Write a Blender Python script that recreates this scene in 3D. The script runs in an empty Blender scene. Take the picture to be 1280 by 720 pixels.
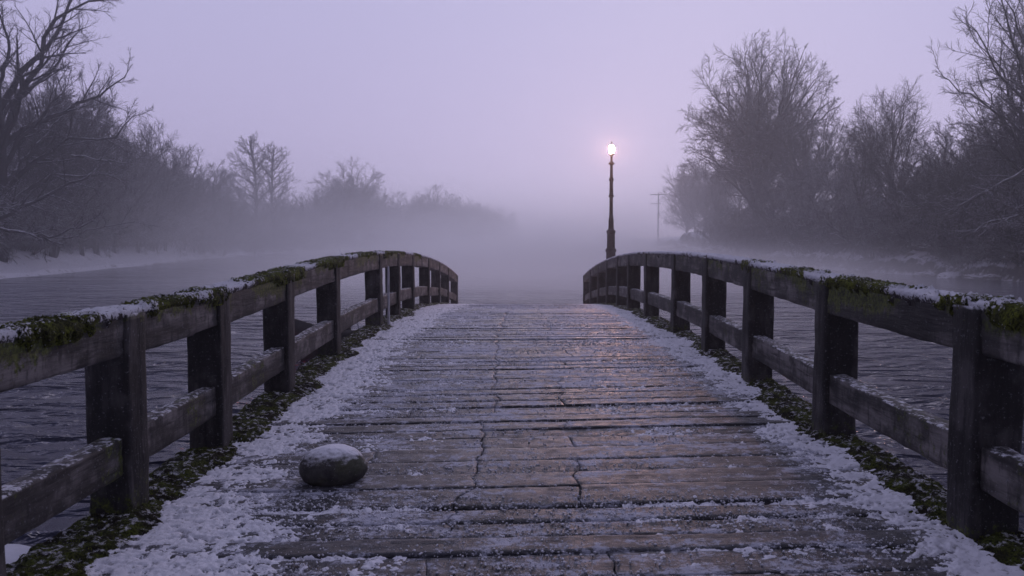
import bpy, math, random
import numpy as np
from mathutils import Vector

random.seed(7)
C = bpy.context.scene.collection
SC = bpy.context.scene

# ------------------------------------------------------------------ camera, world, sun, exposure
CAMZ = 2.5                       # water is z = 0; the bridge runs along +Y
cam_d = bpy.data.cameras.new('camera')
cam = bpy.data.objects.new('camera', cam_d)
C.objects.link(cam)
cam.location = (0, 0, CAMZ)
PITCH = math.degrees(math.atan(60 / 1000))
cam.rotation_euler = (math.radians(90 - PITCH), 0, math.radians(0.573))
cam_d.lens = 28.1
cam_d.sensor_width = 36
cam_d.clip_end = 6000
cam_d.dof.use_dof = True
cam_d.dof.focus_distance = 6.0
cam_d.dof.aperture_fstop = 5.0
SC.camera = cam

SUN_EL, SUN_AZ = math.radians(16), math.radians(14)     # azimuth from +Y towards +X
world = bpy.data.worlds.new('World')
SC.world = world
world.use_nodes = True
wn, wl = world.node_tree.nodes, world.node_tree.links
wn.clear()
w_out = wn.new('ShaderNodeOutputWorld')
w_bg = wn.new('ShaderNodeBackground'); w_bg.inputs['Strength'].default_value = 0.10
sky = wn.new('ShaderNodeTexSky'); sky.sky_type = 'NISHITA'; sky.sun_disc = False
sky.sun_elevation = SUN_EL; sky.sun_rotation = SUN_AZ
tc = wn.new('ShaderNodeTexCoord'); sep = wn.new('ShaderNodeSeparateXYZ')
ramp = wn.new('ShaderNodeValToRGB')                      # thick dusk overcast: mauve low, lavender higher
ramp.color_ramp.elements[0].position = 0.0; ramp.color_ramp.elements[0].color = (0.575, 0.495, 0.775, 1)
ramp.color_ramp.elements[1].position = 0.42; ramp.color_ramp.elements[1].color = (0.535, 0.530, 0.820, 1)
scl = wn.new('ShaderNodeVectorMath'); scl.operation = 'SCALE'; scl.inputs['Scale'].default_value = 8.8
mixw = wn.new('ShaderNodeMix'); mixw.data_type = 'RGBA'; mixw.inputs[0].default_value = 0.98
wl.new(tc.outputs['Generated'], sep.inputs[0]); wl.new(sep.outputs['Z'], ramp.inputs[0])
wl.new(ramp.outputs[0], scl.inputs[0])
wl.new(sky.outputs[0], mixw.inputs[6]); wl.new(scl.outputs[0], mixw.inputs[7])
yr = wn.new('ShaderNodeMapRange'); yr.inputs['From Min'].default_value = -0.7; yr.inputs['From Max'].default_value = 0.75
yr.inputs['To Min'].default_value = 0.30; yr.inputs['To Max'].default_value = 1.0
scl2 = wn.new('ShaderNodeVectorMath'); scl2.operation = 'SCALE'
wl.new(sep.outputs['Y'], yr.inputs['Value']); wl.new(mixw.outputs[2], scl2.inputs[0]); wl.new(yr.outputs[0], scl2.inputs['Scale'])
wl.new(scl2.outputs[0], w_bg.inputs['Color']); wl.new(w_bg.outputs[0], w_out.inputs['Surface'])

sun_d = bpy.data.lights.new('sun', 'SUN'); sun_d.energy = 0.5; sun_d.angle = math.radians(40)
sun_d.color = (0.95, 0.86, 1.0)
sun = bpy.data.objects.new('sun', sun_d); C.objects.link(sun)
sdir = Vector((math.sin(SUN_AZ) * math.cos(SUN_EL), math.cos(SUN_AZ) * math.cos(SUN_EL), math.sin(SUN_EL)))
sun.rotation_euler = sdir.to_track_quat('Z', 'Y').to_euler()

SC.view_settings.view_transform = 'Standard'; SC.view_settings.look = 'None'
SC.view_settings.exposure = 0.0; SC.view_settings.gamma = 1.0
SC.view_settings.use_curve_mapping = False
SC.render.engine = 'CYCLES'
cy = SC.cycles
cy.use_denoising = True
cy.max_bounces = 10; cy.diffuse_bounces = 2; cy.glossy_bounces = 2; cy.transmission_bounces = 2
cy.volume_bounces = 8; cy.transparent_max_bounces = 8
cy.sample_clamp_indirect = 6.0
try:
    cy.volume_step_rate = 4.0; cy.volume_max_steps = 64
except Exception:
    pass

# ------------------------------------------------------------------ noise in numpy
_rs = np.random.RandomState(11)
_perm = np.tile(_rs.permutation(256), 3)
_val = _rs.rand(256) * 2 - 1
def n3(x, y, z=0.0):
    x, y, z = np.broadcast_arrays(np.asarray(x, float), np.asarray(y, float), np.asarray(z, float))
    xi, yi, zi = np.floor(x).astype(int), np.floor(y).astype(int), np.floor(z).astype(int)
    fx, fy, fz = x - xi, y - yi, z - zi
    fx, fy, fz = [f * f * (3 - 2 * f) for f in (fx, fy, fz)]
    xi, yi, zi = xi & 255, yi & 255, zi & 255
    def h(a, b, c): return _val[_perm[_perm[_perm[xi + a] + yi + b & 255] + zi + c & 255] & 255]
    def L(a, b, t): return a + (b - a) * t
    x00 = L(h(0,0,0), h(1,0,0), fx); x10 = L(h(0,1,0), h(1,1,0), fx)
    x01 = L(h(0,0,1), h(1,0,1), fx); x11 = L(h(0,1,1), h(1,1,1), fx)
    return L(L(x00, x10, fy), L(x01, x11, fy), fz)
def fbm(x, y, z=0.0, o=4, g=0.5):
    s, a, t = 0, 1.0, 0
    for i in range(o):
        s = s + a * n3(x * 2.03**i + 17 * i, y * 2.03**i + 31 * i, np.asarray(z) * 2.03**i + 7 * i); t += a; a *= g
    return s / t
def sstep(a, b, x):
    t = np.clip((x - a) / (b - a), 0, 1); return t * t * (3 - 2 * t)

# ------------------------------------------------------------------ material helpers
class NT:
    def __init__(self, name):
        self.m = bpy.data.materials.new(name); self.m.use_nodes = True
        self.n, self.l = self.m.node_tree.nodes, self.m.node_tree.links
        self.b = self.n['Principled BSDF']
        self.tc = self.n.new('ShaderNodeTexCoord'); self.geo = self.n.new('ShaderNodeNewGeometry')
    def pos(self): return self.geo.outputs['Position']
    def mapping(self, src, scale):
        m = self.n.new('ShaderNodeMapping'); m.inputs['Scale'].default_value = scale
        self.l.new(src, m.inputs['Vector']); return m.outputs[0]
    def noise(self, src, scale, detail=4, rough=0.55, dist=0.0):
        t = self.n.new('ShaderNodeTexNoise'); t.inputs['Scale'].default_value = scale
        t.inputs['Detail'].default_value = detail; t.inputs['Roughness'].default_value = rough
        t.inputs['Distortion'].default_value = dist
        self.l.new(src, t.inputs['Vector']); return t.outputs['Fac']
    def ramp(self, src, stops):
        r = self.n.new('ShaderNodeValToRGB'); e = r.color_ramp.elements
        while len(e) < len(stops): e.new(0.5)
        for i, (p, c) in enumerate(stops):
            e[i].position = p; e[i].color = (c if isinstance(c, tuple) else (c, c, c)) + (1,)
        self.l.new(src, r.inputs[0]); return r.outputs[0]
    def math(self, op, a, b=None, clamp=False):
        m = self.n.new('ShaderNodeMath'); m.operation = op; m.use_clamp = clamp
        for i, v in enumerate((a, b)):
            if v is None: continue
            if isinstance(v, (int, float)): m.inputs[i].default_value = v
            else: self.l.new(v, m.inputs[i])
        return m.outputs[0]
    def mix(self, f, a, b):
        m = self.n.new('ShaderNodeMix'); m.data_type = 'RGBA'
        for i, v in ((0, f), (6, a), (7, b)):
            if isinstance(v, (int, float)): m.inputs[i].default_value = v
            elif isinstance(v, tuple): m.inputs[i].default_value = v + (1,)
            else: self.l.new(v, m.inputs[i])
        return m.outputs[2]
    def upness(self):
        s = self.n.new('ShaderNodeSeparateXYZ'); self.l.new(self.geo.outputs['Normal'], s.inputs[0]); return s.outputs['Z']
    def attr(self, name):
        a = self.n.new('ShaderNodeAttribute'); a.attribute_name = name; return a.outputs['Fac']
    def bump(self, h, strength, dist):
        b = self.n.new('ShaderNodeBump'); b.inputs['Strength'].default_value = strength
        b.inputs['Distance'].default_value = dist; self.l.new(h, b.inputs['Height'])
        self.l.new(b.outputs[0], self.b.inputs['Normal'])
    def col(self, c): 
        if isinstance(c, tuple): self.b.inputs['Base Color'].default_value = c + (1,)
        else: self.l.new(c, self.b.inputs['Base Color'])
    def rough(self, r):
        if isinstance(r, (int, float)): self.b.inputs['Roughness'].default_value = r
        else: self.l.new(r, self.b.inputs['Roughness'])
    def spec(self, s): self.b.inputs['Specular IOR Level'].default_value = s

SNOW = (0.74, 0.74, 0.80)
M = {}
def mk_wood(name, stretch, base0, base1, moss=True):
    t = NT(name); p = t.tc.outputs['Object']
    g = t.noise(t.mapping(p, stretch), 9, 6, 0.65)
    n2 = t.noise(p, 5, 4)
    c = t.mix(t.ramp(g, [(0.40, 0.0), (0.60, 1.0)]), base0, base1)
    c = t.mix(t.ramp(n2, [(0.44, 0.0), (0.56, 0.75)]), c, tuple(v * 0.45 for v in base0))
    gl = t.noise(t.mapping(p, stretch), 34, 3, 0.6)
    c = t.mix(t.ramp(gl, [(0.30, 0.85), (0.42, 0.0)]), c, (0.010, 0.009, 0.010))
    st = t.noise(t.mapping(p, (2.2, 2.2, 0.5)), 9, 5, 0.7)
    c = t.mix(t.ramp(st, [(0.52, 0.0), (0.64, 0.7)]), c, (0.014, 0.013, 0.014))
    if moss:
        mn = t.noise(p, 18, 6, 0.78)
        mf = t.math('MULTIPLY', t.attr('moss'), 1.0)
        mf = t.ramp(t.math('ADD', mf, mn), [(0.80, 0.0), (0.90, 1.0)])
        mc = t.mix(t.ramp(t.noise(p, 45, 5, 0.75), [(0.40, 0.0), (0.62, 1.0)]), (0.012, 0.014, 0.005), (0.10, 0.12, 0.018))
        c = t.mix(mf, c, mc)
    sn = t.noise(p, 24, 5, 0.7)
    sf = t.math('MULTIPLY', t.ramp(t.upness(), [(0.45, 0.0), (0.75, 1.0)]), t.ramp(sn, [(0.50, 0.0), (0.60, 0.85)]))
    fr = t.ramp(t.noise(p, 70, 4, 0.75), [(0.60, 0.0), (0.66, 0.6)])
    c = t.mix(fr, c, (0.22, 0.22, 0.25))
    c = t.mix(sf, c, SNOW)
    t.col(c); t.rough(t.ramp(g, [(0.3, 0.62), (0.7, 0.85)])); t.spec(0.3)
    t.bump(t.math('ADD', g, t.math('MULTIPLY', gl, 0.7)), 0.7, 0.012)
    return t.m
M['post'] = mk_wood('post_wood', (1, 1, 0.14), (0.010, 0.009, 0.010), (0.070, 0.063, 0.064))
M['rail'] = mk_wood('rail_wood', (1, 0.10, 1), (0.026, 0.023, 0.023), (0.190, 0.172, 0.168))

def mk_deck():
    t = NT('deck_boards'); p = t.pos()
    g = t.noise(t.mapping(p, (0.16, 1, 1)), 26, 6, 0.72)
    big = t.noise(p, 1.3, 4, 0.6)
    c = t.mix(t.ramp(g, [(0.36, 0.0), (0.64, 1.0)]), (0.010, 0.0105, 0.014), (0.036, 0.038, 0.052))
    c = t.mix(t.ramp(t.noise(t.mapping(p, (0.4, 1, 1)), 6, 5, 0.65), [(0.44, 0.0), (0.58, 0.7)]), c, (0.013, 0.012, 0.014))
    grain = t.noise(t.mapping(p, (0.85, 0.8, 1)), 30, 7, 0.82)          # grains of frost
    mid = t.noise(t.mapping(p, (0.5, 1, 1)), 8, 6, 0.68)
    sp = t.n.new('ShaderNodeSeparateXYZ'); t.l.new(p, sp.inputs[0])
    far = t.math('MULTIPLY', t.math('SUBTRACT', sp.outputs['Y'], 6.0), 0.010)
    far = t.math('MINIMUM', t.math('MAXIMUM', far, -0.02), 0.10)
    f = t.math('ADD', t.math('ADD', grain, t.math('MULTIPLY', t.math('SUBTRACT', mid, 0.5), 0.85)),
               t.math('ADD', t.math('MULTIPLY', t.math('SUBTRACT', big, 0.5), 0.45), far))
    f = t.ramp(f, [(0.49, 0.0), (0.535, 0.35), (0.575, 0.9), (0.60, 1.0)])
    film = t.math('MULTIPLY', t.ramp(mid, [(0.40, 0.0), (0.60, 0.10)]), 1.0)
    c = t.mix(film, c, (0.30, 0.31, 0.36))
    c = t.mix(t.math('MULTIPLY', f, 0.85), c, (0.50, 0.51, 0.60))
    t.col(c)
    t.rough(t.math('ADD', t.ramp(t.noise(p, 12, 4), [(0.4, 0.34), (0.65, 0.52)]), t.math('MULTIPLY', f, 0.3)))
    t.spec(0.32)
    t.bump(t.math('ADD', t.math('MULTIPLY', grain, 1.0), g), 0.8, 0.012)
    return t.m
M['deck'] = mk_deck()

def mk_snow(name, dirt=0.25):
    t = NT(name); p = t.pos()
    n = t.noise(p, 60, 6, 0.7)
    c = t.mix(t.ramp(t.noise(p, 28, 5, 0.7), [(0.56, 0.0), (0.66, dirt)]), SNOW, (0.07, 0.065, 0.045))
    t.col(c); t.rough(0.75); t.spec(0.2); t.bump(n, 0.6, 0.012)
    t.b.inputs['Subsurface Weight'].default_value = 0.0
    return t.m
M['snow'] = mk_snow('snow', 0.55)

def mk_moss(name, cap=False):
    t = NT(name); p = t.pos()
    n = t.noise(p, 9, 4, 0.6); n2 = t.noise(p, 90, 4, 0.7)
    c = t.mix(t.ramp(n, [(0.42, 0.0), (0.60, 1.0)]), (0.022, 0.018, 0.012) if not cap else (0.05, 0.055, 0.014), (0.080, 0.098, 0.014) if not cap else (0.14, 0.165, 0.018))
    c = t.mix(t.ramp(n2, [(0.42, 0.9), (0.56, 0.0)]), c, (0.008, 0.008, 0.004))
    if cap:
        wd_ = t.mix(t.noise(t.mapping(p, (1, 0.12, 1)), 60, 4), (0.020, 0.017, 0.018), (0.085, 0.075, 0.074))
        gr = t.math('SUBTRACT', t.noise(p, 75, 5, 0.75), 0.5)
        mf = t.ramp(t.math('ADD', t.attr('mossy'), t.math('MULTIPLY', gr, 2.6)), [(0.42, 0.0), (0.58, 1.0)])
        sf = t.ramp(t.math('ADD', t.attr('snowy'), t.math('MULTIPLY', gr, 2.8)), [(0.50, 0.0), (0.66, 0.95)])
        c = t.mix(sf, t.mix(mf, wd_, c), SNOW)
    else:
        f = t.ramp(t.math('ADD', t.noise(p, 21, 6, 0.72), t.math('MULTIPLY', t.upness(), 0.10)), [(0.63, 0.0), (0.71, 0.8)])
        c = t.mix(f, c, SNOW)
    t.col(c); t.rough(0.95); t.spec(0.1); t.bump(n2, 0.9, 0.02)
    return t.m
M['moss'] = mk_moss('moss')
M['cap'] = mk_moss('rail_top_cover', cap=True)
def mk_blades():
    t = NT('moss_tufts')
    c = t.mix(t.ramp(t.noise(t.pos(), 12, 3), [(0.38, 0.0), (0.62, 1.0)]), (0.030, 0.025, 0.010), (0.19, 0.23, 0.022))
    t.col(c); t.rough(0.9); t.spec(0.1); return t.m
M['blades'] = mk_blades()

def mk_stone():
    t = NT('boulder_stone'); p = t.tc.outputs['Object']
    n = t.noise(p, 9, 6, 0.6)
    c = t.mix(t.ramp(n, [(0.35, 0.0), (0.65, 1.0)]), (0.026, 0.024, 0.023), (0.090, 0.083, 0.078))
    c = t.mix(t.ramp(t.noise(p, 5, 4), [(0.5, 0.0), (0.62, 0.5)]), c, (0.06, 0.07, 0.025))
    c = t.mix(t.ramp(t.noise(p, 45, 4, 0.7), [(0.62, 0.0), (0.70, 0.6)]), c, (0.22, 0.21, 0.21))
    sf = t.ramp(t.math('ADD', t.upness(), t.math('MULTIPLY', t.math('SUBTRACT', t.noise(p, 30, 6, 0.8), 0.5), 0.9)), [(0.52, 0.0), (0.90, 0.95)])
    c = t.mix(sf, c, SNOW)
    t.col(c); t.rough(0.7); t.spec(0.35); t.bump(t.noise(p, 40, 5, 0.7), 0.5, 0.01)
    return t.m
M['stone'] = mk_stone()

def mk_bark(name, c0, c1, snow_lo, snow_hi):
    t = NT(name); p = t.tc.outputs['Object']
    n = t.noise(t.mapping(p, (1, 1, 0.3)), 6, 4)
    c = t.mix(n, c0, c1)
    sn = t.noise(p, 3.0, 3, 0.6)
    sf = t.ramp(t.math('ADD', t.upness(), t.math('MULTIPLY', t.math('SUBTRACT', sn, 0.5), 1.2)), [(snow_lo, 0.0), (snow_hi, 0.9)])
    t.col(t.mix(sf, c, SNOW)); t.rough(0.9); t.spec(0.1)
    return t.m
M['bark'] = mk_bark('bark', (0.026, 0.022, 0.024), (0.052, 0.045, 0.045), 0.55, 0.92)
M['twigs'] = mk_bark('twigs', (0.032, 0.027, 0.030), (0.056, 0.049, 0.052), 0.66, 0.96)
M['brush'] = mk_bark('brush_twigs', (0.040, 0.036, 0.040), (0.085, 0.076, 0.080), 0.50, 0.82)

def mk_ground():
    t = NT('bank_ground'); p = t.pos()
    n = t.noise(p, 1.6, 6, 0.65)
    earth = t.mix(t.ramp(t.noise(p, 2.5, 6, 0.7), [(0.35, 0.0), (0.65, 1.0)]), (0.020, 0.017, 0.016), (0.115, 0.100, 0.080))
    f = t.ramp(t.math('ADD', t.upness(), t.math('MULTIPLY', t.math('SUBTRACT', n, 0.5), 1.1)), [(0.62, 0.0), (0.80, 1.0)])
    t.col(t.mix(f, earth, SNOW)); t.rough(0.9); t.spec(0.1); t.bump(t.noise(p, 7, 5), 0.5, 0.08)
    return t.m
M['ground'] = mk_ground()

def mk_water():
    t = NT('river_water'); p = t.pos()
    t.col((0.018, 0.020, 0.052)); t.rough(0.08); t.b.inputs['IOR'].default_value = 1.333
    w = t.noise(t.mapping(p, (0.75, 1.15, 1)), 0.85, 2, 0.5, 1.2)
    r = t.noise(t.mapping(p, (0.85, 1.1, 1)), 2.6, 3, 0.55, 1.2)
    gust = t.ramp(t.noise(t.mapping(p, (0.5, 1.0, 1)), 0.16, 4, 0.6), [(0.40, 0.50), (0.62, 1.0)])
    h = t.math('ADD', t.math('MULTIPLY', w, 1.0), t.math('MULTIPLY', r, 0.26))
    spw = t.n.new('ShaderNodeSeparateXYZ'); t.l.new(p, spw.inputs[0])
    mrw = t.n.new('ShaderNodeMapRange'); mrw.interpolation_type = 'SMOOTHSTEP'
    for k, v in zip(('From Min', 'From Max', 'To Min', 'To Max'), (14, 60, 1.0, 0.10)): mrw.inputs[k].default_value = v
    t.l.new(spw.outputs['Y'], mrw.inputs['Value'])
    t.bump(t.math('MULTIPLY', t.math('MULTIPLY', h, gust), mrw.outputs[0]), 1.0, 1.9)
    return t.m
M['water'] = mk_water()

def plain(name, c, r=0.6, metal=0.0, emit=None, es=0):
    t = NT(name); n = t.noise(t.tc.outputs['Object'], 14, 5, 0.6)
    t.col(t.mix(t.ramp(n, [(0.35, 0.0), (0.7, 1.0)]), tuple(v * 0.7 for v in c), tuple(min(1, v * 1.2) for v in c)))
    t.rough(r); t.b.inputs['Metallic'].default_value = metal
    if emit:
        t.b.inputs['Emission Color'].default_value = emit + (1,); t.b.inputs['Emission Strength'].default_value = es
    return t.m
M['iron'] = plain('cast_iron', (0.016, 0.016, 0.020), 0.55, 0.3)
M['lampstone'] = plain('lamp_plinth_stone', (0.035, 0.033, 0.040), 0.85)
M['globe'] = plain('lit_globe', (0.8, 0.7, 0.6), 0.4, 0, (1.0, 0.50, 0.40), 1500)
M['red'] = plain('red_light', (0.5, 0.05, 0.04), 0.4, 0, (1.0, 0.13, 0.10), 18)
M['boat'] = plain('tarred_boat_planks', (0.030, 0.027, 0.032), 0.55)
M['buoy'] = plain('white_buoy_paint', (0.60, 0.60, 0.62), 0.5)
M['palepole'] = plain('pale_marker_pole', (0.50, 0.49, 0.53), 0.7)
M['farwall'] = plain('plaster_wall', (0.10, 0.09, 0.10), 0.9)
M['farroof'] = plain('slate_roof', (0.06, 0.055, 0.065), 0.8)
M['farglass'] = plain('dark_window_glass', (0.02, 0.02, 0.03), 0.2)

# ------------------------------------------------------------------ mesh helpers
def mesh_np(name, V, F, mat, parent=None, smooth=True, attrs=None, loc=None):
    """V (n,3); F: array (m,4) quads or (m,3) tris, or a list of such arrays"""
    me = bpy.data.meshes.new(name)
    if not isinstance(F, list): F = [F]
    F = [np.asarray(f, np.int32) for f in F if len(f)]
    me.vertices.add(len(V)); me.vertices.foreach_set('co', np.asarray(V, np.float32).ravel())
    loops = np.concatenate([f.ravel() for f in F])
    sizes = np.concatenate([np.full(len(f), f.shape[1], np.int32) for f in F])
    me.loops.add(len(loops)); me.loops.foreach_set('vertex_index', loops)
    me.polygons.add(len(sizes))
    me.polygons.foreach_set('loop_start', np.concatenate([[0], np.cumsum(sizes)[:-1]]).astype(np.int32))
    me.update(calc_edges=True)
    me.polygons.foreach_set('use_smooth', np.full(len(sizes), smooth))
    if attrs:
        for k, a in attrs.items():
            at = me.attributes.new(k, 'FLOAT', 'POINT'); at.data.foreach_set('value', np.asarray(a, np.float32).ravel())
    me.validate(); me.update()
    me.materials.append(mat)
    o = bpy.data.objects.new(name, me); C.objects.link(o)
    if parent: o.parent = parent
    if loc: o.location = loc
    return o
def grid_faces(nr, nc, off=0, wrap=False):
    r, c = np.meshgrid(np.arange(nr - 1), np.arange(nc if wrap else nc - 1), indexing='ij')
    a = r * nc + c; b = r * nc + (c + 1) % nc
    return np.stack([a, b, b + nc, a + nc], -1).reshape(-1, 4) + off
def thing(name, label, cat, loc=(0, 0, 0), rz=0, group=None, kind=None):
    o = bpy.data.objects.new(name, None); C.objects.link(o); o.location = loc; o.rotation_euler = (0, 0, rz)
    return tag(o, label, cat, group, kind)
def tag(o, label=None, cat=None, group=None, kind=None):
    if label: o['label'] = label
    if cat: o['category'] = cat
    if group: o['group'] = group
    if kind: o['kind'] = kind
    return o
def copy_tree(o):
    c = o.copy(); C.objects.link(c)
    for ch in list(o.children):
        d = ch.copy(); C.objects.link(d); d.parent = c
        for g in list(ch.children):
            e = g.copy(); C.objects.link(e); e.parent = d
    return c
def lathe(name, prof, mat, parent, seg=20, loc=(0, 0, 0), smooth=True):
    prof = np.array(prof, float); a = np.linspace(0, 2 * np.pi, seg, endpoint=False)
    V = np.stack([prof[:, 0:1] * np.cos(a), prof[:, 0:1] * np.sin(a), np.repeat(prof[:, 1:2], seg, 1)], -1).reshape(-1, 3)
    n = len(prof)
    V = np.vstack([V, [[0, 0, prof[0, 1]], [0, 0, prof[-1, 1]]]])
    k = np.arange(seg)
    F = [grid_faces(n, seg, 0, True), np.stack([(k + 1) % seg, k, np.full(seg, n * seg)], -1),
         np.stack([(n - 1) * seg + k, (n - 1) * seg + (k + 1) % seg, np.full(seg, n * seg + 1)], -1)]
    return mesh_np(name, V, F, mat, parent, smooth, loc=loc)

def beam(name, path, up, side, hw, hh, mat, parent=None, amp=0.006, seed=0, mossf=None, step=0.03, rnd=0.018, taper=None):
    """rounded weathered timber swept along path (n,3); hw half width along 'side', hh half height along 'up'"""
    path = np.array(path, float)
    L = np.linalg.norm(np.diff(path, axis=0), axis=1); s = np.concatenate([[0], np.cumsum(L)])
    n = max(3, int(s[-1] / step) + 1); u = np.linspace(0, s[-1], n)
    P = np.stack([np.interp(u, s, path[:, k]) for k in range(3)], -1)
    up, side = np.array(up, float), np.array(side, float)
    pr = []
    for (sx, sy) in ((1, 1), (-1, 1), (-1, -1), (1, -1)):
        a0 = {(1, 1): 0, (-1, 1): 90, (-1, -1): 180, (1, -1): 270}[(sx, sy)]
        for a in (0, 45, 90):
            r = math.radians(a0 + a)
            pr.append((sx * (hw - rnd) + rnd * math.cos(r), sy * (hh - rnd) + rnd * math.sin(r)))
        nx = {(1, 1): (-1, 1), (-1, 1): (-1, -1), (-1, -1): (1, -1), (1, -1): (1, 1)}[(sx, sy)]
        e0 = pr[-1]; a1 = math.radians(a0 + 90)
        e1 = (nx[0] * (hw - rnd) + rnd * math.cos(a1), nx[1] * (hh - rnd) + rnd * math.sin(a1))
        for f in (0.2, 0.4, 0.6, 0.8): pr.append((e0[0] + (e1[0] - e0[0]) * f, e0[1] + (e1[1] - e0[1]) * f))
    pr = np.array(pr); K = len(pr)
    dirn = pr / np.linalg.norm(pr, axis=1, keepdims=True)
    U, T = np.meshgrid(u, np.arange(K), indexing='ij')
    q = pr[None].repeat(n, 0)
    d = amp * (fbm(q[..., 0] * 22 + seed * 3.1, q[..., 1] * 22, U * 3.5 + seed, 3) + 0.9 * fbm(q[..., 0] * 60, q[..., 1] * 60 + seed, U * 7, 2))
    # long drying checks
    d -= amp * 1.2 * (n3(q[..., 0] * 45 + seed * 5, q[..., 1] * 45, U * 1.0) > 0.62)
    q = q + dirn[None] * d[..., None]
    V = P[:, None, :] + q[..., 0:1] * side + q[..., 1:2] * up
    V = V.reshape(-1, 3)
    F = [grid_faces(n, K, 0, True)]
    V = np.vstack([V, P[:1], P[-1:]])
    k = np.arange(K)
    F += [np.stack([(k + 1) % K, k, np.full(K, n * K)], -1), np.stack([(n - 1) * K + k, (n - 1) * K + (k + 1) % K, np.full(K, n * K + 1)], -1)]
    at = {'moss': mossf(V) if mossf else np.zeros(len(V))}
    return mesh_np(name, V, F, mat, parent, True, at)

def plain_box(c, s, rot=0.0):
    c, s = np.array(c, float), np.array(s, float) / 2
    v = np.array([[i, j, k] for i in (-1, 1) for j in (-1, 1) for k in (-1, 1)], float) * s
    if rot:
        ca, sa = math.cos(rot), math.sin(rot)
        v = np.stack([v[:, 0] * ca - v[:, 1] * sa, v[:, 0] * sa + v[:, 1] * ca, v[:, 2]], -1)
    f = np.array([[0, 1, 3, 2], [4, 6, 7, 5], [0, 4, 5, 1], [2, 3, 7, 6], [0, 2, 6, 4], [1, 5, 7, 3]])
    return v + c, f
def boxes(name, lst, mat, parent=None, smooth=False):
    Vs, Fs, k = [], [], 0
    for b in lst:
        v, f = plain_box(*b); Vs.append(v); Fs.append(f + k); k += 8
    return mesh_np(name, np.vstack(Vs), np.vstack(Fs), mat, parent, smooth)

# ------------------------------------------------------------------ deck profile
def deckz(y, x=0.0):
    y = np.asarray(y, float)
    a = 0.0053 * np.maximum(10 - y, 1e-3)**2
    drop = (a**-4.0 + 0.145**-4.0)**-0.25                       # level approach, then the hump
    return np.where(y < 10, 1.34 - drop, 1.34 - 0.0046 * (y - 10)**2) + 0.021 * np.asarray(x, float) * sstep(12.0, 4.5, y)
Y0, Y1 = -1.2, 24.0
LX, RX = -1.86, 1.89                              # inner faces of the two railings
POST_L = [1.55, 2.72, 3.83, 5.00, 6.45, 8.15, 10.7, 12.3, 14.0, 16.4, 18.6, 20.9, 23.8]
POST_R = [0.60, 1.90, 3.40, 5.03, 6.68, 8.20, 9.9, 12.1, 14.0, 15.6, 17.5, 19.4, 21.6, 23.8]

# ------------------------------------------------------------------ river, banks, ground
YS = [-60, 0, 30, 50, 71, 100, 139, 170, 220, 260, 320, 500]
LXS = [-30, -31, -32, -33, -36, -41, -45, -40, -26, -6, 40, 160]
RXS = [33, 32, 31, 30, 26, 24, 26, 28, 37, 56, 120, 280]
def bankx(side, y): return np.interp(y, YS, LXS if side < 0 else RXS)
def bank_h(side, s, y):
    """height of the bank at inland distance s"""
    wob = fbm(y * 0.16, s * 0.05, 3 + side, 3)
    if side < 0:
        h = 0.35 * sstep(-0.3, 0.5, s + wob) + 1.55 * sstep(0.3, 4.8, s) + 0.02 * np.maximum(s - 9, 0)
        return h - 1.2 * sstep(0.0, -2.5, s) + 0.16 * fbm(s * 0.8, y * 0.5, 2, 4) * sstep(-1, 1, s) - 0.05
    top = 2.7 + 1.3 * fbm(y * 0.06, 1.0, 5, 2)
    w2 = 1.6 * fbm(y * 0.22, s * 0.12, 8.0, 4)
    h = 0.06 * sstep(-1.2, -0.2, s) + 0.45 * top * sstep(-0.2, 0.9, s + w2 * 0.6) + 0.55 * top * sstep(1.0, 2.6, s + w2) + 0.03 * np.maximum(s - 2, 0)
    return h - 1.2 * sstep(-0.5, -3.0, s) + 0.40 * fbm(s * 1.1, y * 0.7, 9, 5) * sstep(-1, 0.3, s) - 0.10
def zbank(side, s, y): return float(bank_h(side, np.array(s), np.array(y)))
for side in (-1, 1):
    s = np.concatenate([np.linspace(-4, -1, 6), np.linspace(-0.8, 2.5, 24), np.linspace(2.9, 10, 18), np.geomspace(11, 900, 22)])
    y = np.concatenate([np.linspace(-60, 30, 50), np.linspace(30.4, 110, 210), np.geomspace(111, 500, 110)])
    S, Y = np.meshgrid(s, y, indexing='xy')
    Z = bank_h(side, S, Y)
    X = bankx(side, Y) + side * S
    F = grid_faces(len(y), len(s))
    if side > 0: pass
    else: F = F[:, ::-1]
    o = mesh_np('bank_ground', np.stack([X, Y, Z], -1).reshape(-1, 3), F, M['ground'])
    tag(o, kind='structure')
# river bed to the horizon, and water
g = boxes('ground', [((0, 0, -3.3), (6000, 6000, 1.0))], M['ground']); tag(g, kind='structure')
w = mesh_np('water', np.array([[-2900, -2900, 0], [2900, -2900, 0], [2900, 2900, 0], [-2900, 2900, 0]], float), np.array([[0, 1, 2, 3]]), M['water'])
tag(w, kind='structure')
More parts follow.
